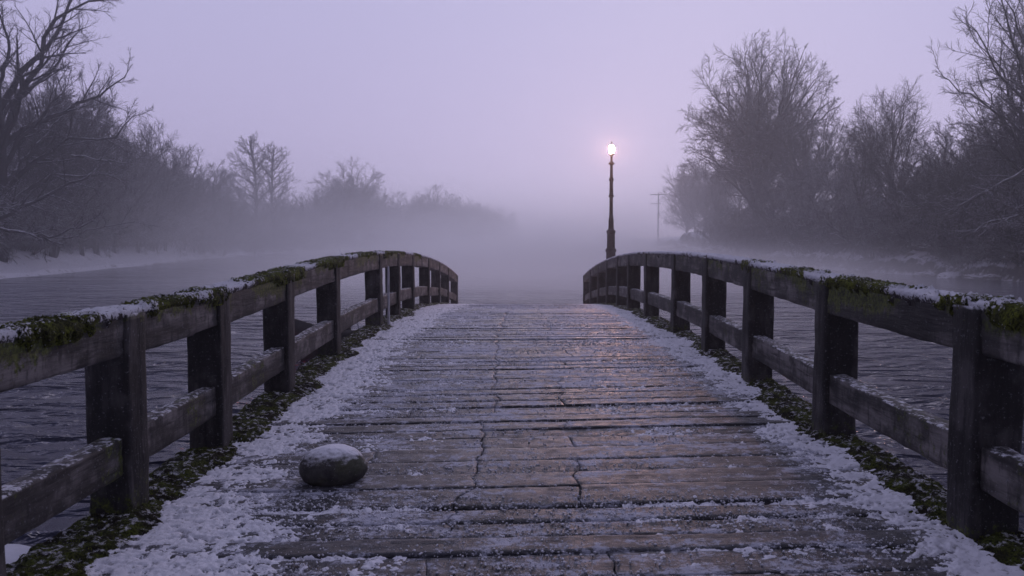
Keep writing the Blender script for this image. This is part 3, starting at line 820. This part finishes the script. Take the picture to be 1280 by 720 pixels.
def make_tree(name, label, cat, seed, fan=None, l1min=0.06, tw=0.08, H=20, trunk=0.35, nlimb=9, limb_ang=(18, 50), limb_ratio=1.5, r=0.35, kk=(7, 6, 6), lean=(0, 0),
              trop=0.10, env=(0.58, 0.42, 0.42), twig=0.016, angs=((25, 55), (25, 60), (25, 65)), mat='twigs', ratios=(0.55, 0.5, 0.55), droop=0.0, lt0=0.35, group=None, wander=0.10, stems=1):
    global ENV
    rg = np.random.RandomState(seed)
    root = thing(name, label, cat, group=group)
    ENV = None
    p0 = np.zeros((stems, 3)); d0 = np.tile(np.array([[lean[0], lean[1], 1.0]]), (stems, 1))
    if stems > 1:
        p0[:, :2] = rg.randn(stems, 2) * 0.6; d0[:, :2] += rg.randn(stems, 2) * 0.16
    p0[:, 2] = -0.5
    L0 = step_branch(p0, d0, np.full(stems, H * trunk) * rg.uniform(0.9, 1.1, stems), np.full(stems, r), np.full(stems, r * 0.55), 9, 0.045, 0.02, rg)
    ENV = (env[0] * H, env[1] * H, env[2] * H)
    L1 = grow(L0, nlimb, lt0, 1.0, limb_ang, limb_ratio, 10, wander, trop, rg, rr=0.66, rmin=l1min, endboost=0.25, droop=droop) if not fan else fan_limbs(L0, rg=rg, H=H, **fan)
    L2 = grow(L1, kk[0], 0.22, 1.0, angs[0], ratios[0], 7, tw, trop * 0.8, rg, rr=0.6, rmin=0.028, endboost=0.30, droop=droop)
    L3 = grow(L2, kk[1], 0.12, 1.0, angs[1], ratios[1], 5, tw, trop * 0.6, rg, rr=0.60, rmin=twig * 1.2, endboost=0.30, droop=droop)
    L4 = grow(L3, kk[2], 0.10, 1.0, angs[2], ratios[2], 4, tw, trop * 0.5, rg, rr=0.65, rmin=twig, endboost=0.30, droop=droop)
    ENV = None
    V, F = tubes([L0, L1], [8, 6]); mesh_np('trunk', V, F, M['bark'], root)
    V, F = tubes([L2, L3, L4], [4, 3, 3]); mesh_np('crown', V, F, M[mat], root)
    root['h'] = float(max(L2.P[..., 2].max(), L4.P[..., 2].max()))
    return root
def make_bush(name, label, cat, seed, H=4.0, stems=14, kk=(9, 7, 5), mat='brush', arch=0.16, twig=0.014, group=None, spread=0.9):
    rg = np.random.RandomState(seed); root = thing(name, label, cat, group=group)
    az = rg.rand(stems) * 6.28; inc = rg.uniform(0.15, 1.0, stems)
    p0 = np.stack([np.cos(az) * 0.5 * spread, np.sin(az) * 0.5 * spread, np.full(stems, -0.25)], -1)
    d0 = np.stack([np.cos(az) * inc, np.sin(az) * inc, np.ones(stems)], -1)
    L0 = step_branch(p0, d0, H * rg.uniform(0.7, 1.2, stems), np.full(stems, 0.065), np.full(stems, 0.02), 9, 0.10, 0.06, rg, droop=arch * 2)
    L1 = grow(L0, kk[0], 0.12, 1, (25, 60), 0.5, 6, 0.14, 0.03, rg, rmin=twig * 1.6, droop=arch)
    L2 = grow(L1, kk[1], 0.1, 1, (25, 60), 0.5, 5, 0.15, 0.03, rg, rmin=twig * 1.1, droop=arch)
    L3 = grow(L2, kk[2], 0.1, 1, (25, 60), 0.55, 3, 0.15, 0.03, rg, rmin=twig, droop=arch)
    V, F = tubes([L0], [5]); mesh_np('stem', V, F, M['bark' if mat == 'twigs' else 'brush'], root)
    V, F = tubes([L1, L2, L3], [4, 3, 3]); mesh_np('crown', V, F, M[mat], root)
    root['h'] = float(L1.P[..., 2].max())
    return root

PXF = 1000.0
def at(px, d): return ((px - 650) / PXF * d, d)          # pixel column of the photograph at ground distance d
used = set(); PLACED = []
def place(proto, px, d, topy=None, h=None, label=None, rz=None, group=None, z=None, x=None, sxy=None):
    o = proto if proto.name not in used else copy_tree(proto)
    used.add(proto.name)
    if x is None:
        for _ in range(200):                                  # stay on dry ground along the same sight line
            X = at(px, d)[0]
            if abs(X) - abs(float(bankx(-1 if X < 0 else 1, d))) > 2.6 or d > 300: break
            d += 1.0
    else: X = x
    if h is None: h = None
    if z is None:
        side = -1 if X < 0 else 1
        s = (bankx(-1, d) - X) if side < 0 else (X - bankx(1, d))
        z = zbank(side, float(s), d) - 0.05
    if topy is not None: h = CAMZ + (300 - topy) / PXF * d - z
    sc = h / proto['h'] if h else 1.0
    o.location = (X, d, z); PLACED.append((px, round(d), round(X))); o.rotation_euler = (0, 0, random.uniform(0, 6.28) if rz is None else rz)
    s2 = sc if sxy is None else sc * sxy
    o.scale = (s2, s2, sc)
    if label: o['label'] = label
    if group: o['group'] = group
    return o

A3 = ((22, 52), (22, 55), (22, 55))
T_spread = make_tree('spreading_tree', 'x', 'tree', 21, fan=dict(n=50, r0=0.33, up=0.26, lo=-0.65, spread0=0.5), H=24, trunk=0.26, r=0.52, kk=(11, 8, 6), trop=0.02, twig=0.018, env=(0.54, 0.42, 0.42), ratios=(0.34, 0.44, 0.55), angs=A3, tw=0.06)
T_spread2 = make_tree('broad_tree', 'x', 'tree', 33, fan=dict(n=34, r0=0.24, up=0.10, lo=-0.6, spread0=0.35, wob=0.03), H=22, trunk=0.42, r=0.5, kk=(11, 8, 6), trop=0.01, twig=0.013, env=(0.56, 0.42, 0.44), ratios=(0.32, 0.44, 0.52), angs=((18, 50), (20, 55), (22, 55)), tw=0.08)
T_tall = make_tree('tall_tree', 'x', 'tree', 8, fan=dict(n=34, r0=0.13, up=0.02, lo=-0.8, spread0=0.30, inner=0.2), H=22, trunk=0.86, r=0.34, kk=(9, 7, 5), trop=0.02, twig=0.013, env=(0.66, 0.25, 0.33), ratios=(0.34, 0.42, 0.5), angs=A3, tw=0.06)
T_open = make_tree('open_tree', 'x', 'tree', 15, fan=dict(n=24, r0=0.26, up=0.12, lo=-0.5, spread0=0.3, wob=0.035), H=22, trunk=0.55, r=0.45, kk=(10, 8, 6), trop=0.01, twig=0.011, env=(0.56, 0.45, 0.46), ratios=(0.30, 0.42, 0.5), angs=((18, 48), (20, 52), (22, 55)), tw=0.08)
T_round = make_tree('round_tree', 'x', 'tree', 27, fan=dict(n=44, r0=0.16, up=0.10, lo=-0.8, spread0=0.25), H=18, trunk=0.45, r=0.35, kk=(10, 8, 6), trop=0.01, twig=0.015, env=(0.53, 0.44, 0.48), ratios=(0.32, 0.44, 0.52), angs=A3, tw=0.07)
T_slim = make_tree('slender_tree', 'x', 'tree', 44, H=14, trunk=0.65, nlimb=16, limb_ang=(18, 65), limb_ratio=0.75, r=0.18, kk=(9, 8, 6), trop=0.0, lt0=0.15, twig=0.013, droop=0.04, mat='brush', wander=0.13, env=(0.52, 0.32, 0.48))
T_lean = make_tree('leaning_tree', 'x', 'tree', 52, H=18, trunk=0.50, nlimb=10, limb_ang=(15, 50), limb_ratio=1.1, r=0.30, kk=(9, 8, 7), trop=0.03, lt0=0.4, twig=0.014, lean=(-0.35, 0), wander=0.12, stems=2, env=(0.58, 0.48, 0.44))
B_a = make_bush('bush', 'x', 'bush', 61, H=4.2, stems=16)
B_b = make_bush('bush', 'x', 'bush', 62, H=5.0, stems=13, arch=0.24, spread=1.3)
B_c = make_bush('bush', 'x', 'bush', 63, H=3.2, stems=18, arch=0.10)

# --- left bank
place(T_open, -4, 52, topy=-70, label='tall dark tree nearest on the left bank, reaching out of the frame', rz=2.0, sxy=1.0)
place(T_lean, 62, 54, topy=92, label='slanting snowy-limbed tree beside the tallest dark tree on the left bank', rz=3.3)
place(T_spread2, 118, 66, topy=82, label='broad bare tree just inside the tallest dark tree of the left bank', rz=1.0, sxy=0.72)
LB = 'bare trees of the thicket on the left bank'
for (px, d, ty, pr, lab) in [
    (60, 74, 70, T_round, 'round-topped bare tree between the tallest dark tree and the broad one'),
    (188, 80, 146, T_spread, 'bare tree on the left bank where the thicket starts stepping down'),
    (228, 92, 178, T_round, 'misty bare tree of the left thicket at half its height'),
    (268, 106, 202, T_slim, 'thin misty tree just before the twin-stemmed tree')]:
    place(pr, px, d, topy=ty, label=lab, group=LB, sxy=0.9)
for (px, d, ty) in [(20, 70, 150), (60, 64, 175), (100, 68, 165), (140, 74, 170), (170, 78, 200), (205, 86, 215), (245, 98, 228)]:
    place(random.choice([T_slim, T_round, T_slim]), px, d, topy=ty, label='bare tree buried inside the dim thicket on the left bank', group='inner trees of the left thicket')
place(T_tall, 319, 122, topy=164, label='left stem of the tall misty pair above the left treeline', rz=0.4, sxy=0.95)
place(T_tall, 341, 124, topy=176, label='right stem of the tall misty pair above the left treeline', rz=2.2, sxy=0.95)
for (px, d, ty) in [(285, 112, 222), (315, 118, 240), (350, 126, 236), (375, 136, 240), (398, 148, 232)]:
    place(random.choice([T_round, T_spread]), px, d, topy=ty, label='pale misty tree in the row around the tall pair', group='misty trees past the left thicket')
place(T_round, 436, 160, topy=196, label='dome-shaped misty tree standing above the row on the far left bank', sxy=1.0)
place(T_spread, 420, 158, topy=222, label='lower misty tree at the foot of the dome-shaped tree', sxy=1.2)
place(T_round, 547, 212, topy=229, label='small rounded tree almost lost in fog near the river bend', sxy=1.1)
for (px, d, ty) in [(460, 168, 228), (500, 188, 238), (522, 198, 244), (575, 226, 246), (600, 240, 252), (622, 250, 258)]:
    place(random.choice([T_round, T_spread]), px, d, topy=ty, label='faint tree dissolving in fog at the river bend', group='fog-bound trees at the river bend', sxy=1.3)
# shore bushes, left
for i in range(60):
    d = 46 + 60 * (i / 60.0) ** 1.25 + random.uniform(-1, 1)
    s = random.choice([4.4, 5.0, 5.6, 6.4, 7.4])
    x = float(bankx(-1, d)) - s
    place(random.choice([B_a, B_b, B_c]), 0, d, x=x, h=random.uniform(2.6, 6.0) if s > 1 else random.uniform(1.4, 2.6),
          label='snow-dusted bare bush in the tangle along the left shore', group='bushes along the left shore')
for i in range(22):
    d = 108 + i * 6.5
    x = float(bankx(-1, d)) - random.uniform(0.5, 4)
    place(random.choice([B_a, B_b]), 0, d, x=x, h=random.uniform(4, 7), label='misty bush at the foot of the distant left treeline', group='bushes below the distant left treeline')

# --- right bank
place(T_spread, 940, 86, topy=44, label='great fan-crowned bare tree on the right bank nearest the lamp', rz=1.9, sxy=0.92)
place(T_spread2, 1292, 51, topy=-85, label='dark tree with thick spreading limbs at the right frame edge', rz=2.6, sxy=0.92)
place(T_lean, 1118, 66, topy=96, label='forked leaning tree rising from the middle of the right bank', rz=0.2, sxy=0.8)
place(T_round, 1012, 82, topy=122, label='dense round tree right beside the fan-crowned tree', rz=3.0, sxy=0.75)
place(T_spread2, 1062, 80, topy=150, label='bare tree between the dense round tree and the forked leaning tree', rz=3.0, sxy=0.7)
for (px, d, ty) in [(1185, 66, 150), (1230, 62, 130), (1270, 60, 110)]:
    place(random.choice([T_round, T_round]), px, d, topy=ty, label='dim bare tree in the thicket beneath the thick-limbed tree', group='trees of the right thicket')
for (px, d, ty) in [(880, 98, 225), (915, 94, 205), (965, 84, 200), (1000, 76, 205), (1040, 72, 190), (1080, 68, 185), (1130, 62, 185), (1165, 58, 185), (1205, 55, 175), (1245, 52, 180), (868, 106, 240)]:
    place(random.choice([T_slim, T_round]), px, d, topy=ty, label='slender bare tree inside the dark right-hand thicket', group='slender trees of the right thicket')
for i in range(60):
    d = 42 + 62 * (i / 60.0) ** 1.1 + random.uniform(-1, 1)
    s = random.choice([0.9, 1.6, 2.6, 4.0, 6.0])
    x = float(bankx(1, d)) + s
    place(random.choice([B_a, B_b, B_c]), 0, d, x=x, h=random.uniform(2.4, 5.5),
          label='snow-dusted bare bush crowding the top of the right bank', group='bushes on the right bank')
for i in range(5):
    d = 108 + i * 9
    x = float(bankx(1, d)) + random.uniform(1, 6)
    place(random.choice([T_round, T_slim]), 0, d, x=x, h=random.uniform(8, 13), label='tree lost in fog behind the fan-crowned tree', group='foggy trees far along the right bank')

# snow-capped rocks at the foot of the right bank
for i, (px, d, r) in enumerate([(1275, 50, 0.55), (1236, 51.0, 0.75), (1214, 52.0, 0.40), (1196, 53.5, 0.85), (1168, 55.0, 0.35), (1146, 56.5, 0.55), (1085, 63, 0.60), (1040, 70, 0.45)]):
    o = rock('shore_rock', (r * (1.2 + 0.3 * math.sin(i * 5)), r * 0.8, r * (0.42 + 0.12 * math.cos(i * 3))), M['stone'], i * 2.7, n=26, flat=0.5, amp=0.55)
    x = float(bankx(1, d)) - 0.75 - 0.3 * math.sin(i * 2.1)
    o.location = (x, d, 0.06); o.rotation_euler = (0.1 * math.sin(i), 0.15 * math.cos(i * 2), i * 1.3)
    tag(o, 'snow-capped rock at the waterline below the right bank', 'rock', 'rocks at the foot of the right bank')

# snow-covered overhanging ledges on the right bank
for i, (d, ln, wdt) in enumerate([(50, 5.5, 2.2), (57.5, 4.5, 1.6), (65, 4.5, 1.4)]):
    x = float(bankx(1, d)) + 1.3
    o = rock('snowy_ledge', (wdt * 0.55, ln * 0.5, 0.42), M['ground'], 5 + i * 3.1, n=40, flat=0.5, amp=0.85)
    o.location = (x, d, zbank(1, 1.6, d) + 0.05); 
    tag(o, ['thick snow ledge hanging over the right bank nearest the frame edge', 'middle snow ledge on the lip of the right bank', 'small snow ledge on the right bank farthest from the frame edge'][i], 'snow ledge')

# fallen snowy boughs reaching over the water
def bough(pts, r, label, seed, kids=9):
    root = thing('fallen_bough', label, 'bough', pts[0]); rg = np.random.RandomState(seed)
    P = np.array(pts, float) - np.array(pts[0])
    u = np.linspace(0, 1, 12); s = np.linspace(0, 1, len(P))
    PP = np.stack([np.interp(u, s, P[:, k]) for k in range(3)], -1)
    PP[1:-1] += rg.randn(10, 3) * 0.07
    L0 = Level(PP[None], np.linspace(r, r * 0.35, 12)[None], np.array([np.linalg.norm(P[-1] - P[0])]))
    L1 = grow(L0, kids, 0.2, 1, (25, 60), 0.42, 7, 0.14, 0.03, rg, rmin=0.03)
    L2 = grow(L1, 6, 0.15, 1, (25, 60), 0.5, 5, 0.15, 0.02, rg, rmin=0.018)
    L3 = grow(L2, 5, 0.1, 1, (25, 60), 0.5, 3, 0.15, 0.0, rg, rmin=0.012)
    V, F = tubes([L0], [7]); mesh_np('limb', V, F, M['brush'], root)
    V, F = tubes([L1, L2, L3], [5, 3, 3]); mesh_np('crown', V, F, M['brush'], root)
def wp(px, py, d): return ((px - 650) / 1000 * d, d, CAMZ + (300 - py) / 1000 * d)
bough([wp(-30, 290, 50), wp(20, 262, 50), wp(70, 236, 50.5), wp(110, 222, 51)], 0.16, 'thick snow-lined bough curving up from the left frame edge', 3)
bough([wp(-20, 280, 48), wp(30, 292, 48), wp(60, 296, 49), wp(110, 278, 50)], 0.12, 'low snowy bough sagging over the left shore', 4)
bough([wp(38, 318, 60), wp(80, 298, 60), wp(122, 284, 60.5), wp(168, 277, 61)], 0.11, 'arched snowy bough above the bright snow of the left shore', 5)
bough([wp(90, 195, 58), wp(120, 200, 58), wp(150, 204, 58)], 0.10, 'level snow-lined bough high in the left thicket', 6)
bough([wp(1300, 270, 48), wp(1265, 270, 48), wp(1230, 280, 48), wp(1195, 300, 48.5)], 0.12, 'snow-loaded bough drooping over the right bank', 7)
bough([wp(1300, 205, 49), wp(1250, 228, 49), wp(1210, 250, 50), wp(1180, 268, 50)], 0.12, 'long snowy bough hanging across the right thicket', 8)

# ------------------------------------------------------------------ far things
px_, py2 = at(822, 188)
t = thing('utility_pole', 'faint wooden pole with a crossarm fading into fog beyond the lamp', 'pole', (px_, py2, 1.6))
lathe('shaft', [(0.20, 0), (0.15, 11.9)], M['bark'], t, 8)
boxes('crossarm', [((0, 0, 11.5), (4.0, 0.2, 0.22))], M['bark'], t)
boxes('crossarm', [((-0.6, 0, 9.4), (2.4, 0.16, 0.16))], M['bark'], t)
hx, hy = at(486, 205)
hz = zbank(-1, float(bankx(-1, hy) - hx), hy) - 1.5
t = thing('house', 'foggy gabled house with a chimney among the trees at the river bend', 'house', (hx, hy + 2, hz), 0.2)
boxes('wall', [((0, 0, 5.4), (9, 7, 11))], M['farwall'], t)
t.scale = (0.55, 0.55, 0.8)
rv = np.array([[-5, -4, 10.8], [5, -4, 10.8], [5, 4, 10.8], [-5, 4, 10.8], [-5, 0, 13.6], [5, 0, 13.6]], float)
rf = mesh_np('roof', rv, [np.array([[0, 1, 5, 4], [2, 3, 4, 5], [0, 3, 2, 1]]), np.array([[0, 4, 3], [1, 2, 5]])], M['farroof'], t, smooth=False)
boxes('chimney', [((-3.6, 0, 14.0), (1.1, 1.1, 3.0))], M['farwall'], rf)
for xx in (-2.8, 0, 2.8):
    for zz in (3, 7): boxes('window', [((xx, -3.52, zz), (1.1, 0.12, 1.6))], M['farglass'], t)

# ------------------------------------------------------------------ air
def vol(name, lo, hi, dens, col, aniso=0.0, shape=None):
    c = [(a_ + b_) / 2 for a_, b_ in zip(lo, hi)]; s = [b_ - a_ for a_, b_ in zip(lo, hi)]
    m = bpy.data.materials.new(name); m.use_nodes = True; nt = m.node_tree; nt.nodes.clear()
    out = nt.nodes.new('ShaderNodeOutputMaterial'); pv = nt.nodes.new('ShaderNodeVolumePrincipled')
    pv.inputs['Density'].default_value = dens; pv.inputs['Color'].default_value = col + (1,)
    pv.inputs['Anisotropy'].default_value = aniso
    nt.links.new(pv.outputs[0], out.inputs['Volume'])
    o = boxes(name, [(c, s)], m) if shape is None else shape(name, m)
    tag(o, kind='stuff'); return o
HZ = (0.984, 0.973, 0.999)
vol('haze', (-420, -80, -4.9), (420, 620, 36), 0.0022, HZ, 0.7)
def mist_layer(lo, hi, dens, fy=60, fx=22, zz=None):
    """low river mist: thick at the water, thinning upwards and towards the banks"""
    c = [(a_ + b_) / 2 for a_, b_ in zip(lo, hi)]; sz = [b_ - a_ for a_, b_ in zip(lo, hi)]
    m = bpy.data.materials.new('mist'); m.use_nodes = True; nt = m.node_tree; nt.nodes.clear()
    N, L = nt.nodes.new, nt.links.new
    out = N('ShaderNodeOutputMaterial'); pv = N('ShaderNodeVolumePrincipled'); geo = N('ShaderNodeNewGeometry'); sp = N('ShaderNodeSeparateXYZ')
    pv.inputs['Color'].default_value = HZ + (1,); pv.inputs['Anisotropy'].default_value = 0.5
    L(geo.outputs['Position'], sp.inputs[0])
    def mr(src, a0, a1, b0, b1):
        r = N('ShaderNodeMapRange'); r.interpolation_type = 'SMOOTHSTEP'
        for k, v in zip(('From Min', 'From Max', 'To Min', 'To Max'), (a0, a1, b0, b1)): r.inputs[k].default_value = v
        L(src, r.inputs['Value']); return r.outputs[0]
    def mul(p, q):
        r = N('ShaderNodeMath'); r.operation = 'MULTIPLY'; L(p, r.inputs[0])
        if isinstance(q, float): r.inputs[1].default_value = q
        else: L(q, r.inputs[1])
        return r.outputs[0]
    z = mr(sp.outputs['Z'], 0.0, hi[2] - 0.5, 1.0, 0.0); z = mul(z, z); z = mul(z, z)
    y0 = mr(sp.outputs['Y'], lo[1], lo[1] + fy, 0.0, 1.0)
    x0 = mr(sp.outputs['X'], lo[0], lo[0] + fx, 0.0, 1.0); x1 = mr(sp.outputs['X'], hi[0] - fx, hi[0], 1.0, 0.0)
    tn = N('ShaderNodeTexNoise'); tn.inputs['Scale'].default_value = 0.045; tn.inputs['Detail'].default_value = 2
    L(geo.outputs['Position'], tn.inputs['Vector']); nz = mr(tn.outputs['Fac'], 0.35, 0.65, 0.55, 1.45)
    d = mul(mul(mul(mul(z, y0), mul(x0, x1)), nz), float(dens))
    L(d, pv.inputs['Density']); L(pv.outputs[0], out.inputs['Volume'])
    o = boxes('mist', [(c, sz)], m); tag(o, kind='stuff'); return o
mist_layer((-58, 28, -0.8), (44, 420, 23), 0.0165, fx=27)
mist_layer((-22, 24.5, -0.7), (28, 210, 5.0), 0.12, fy=18, fx=15)
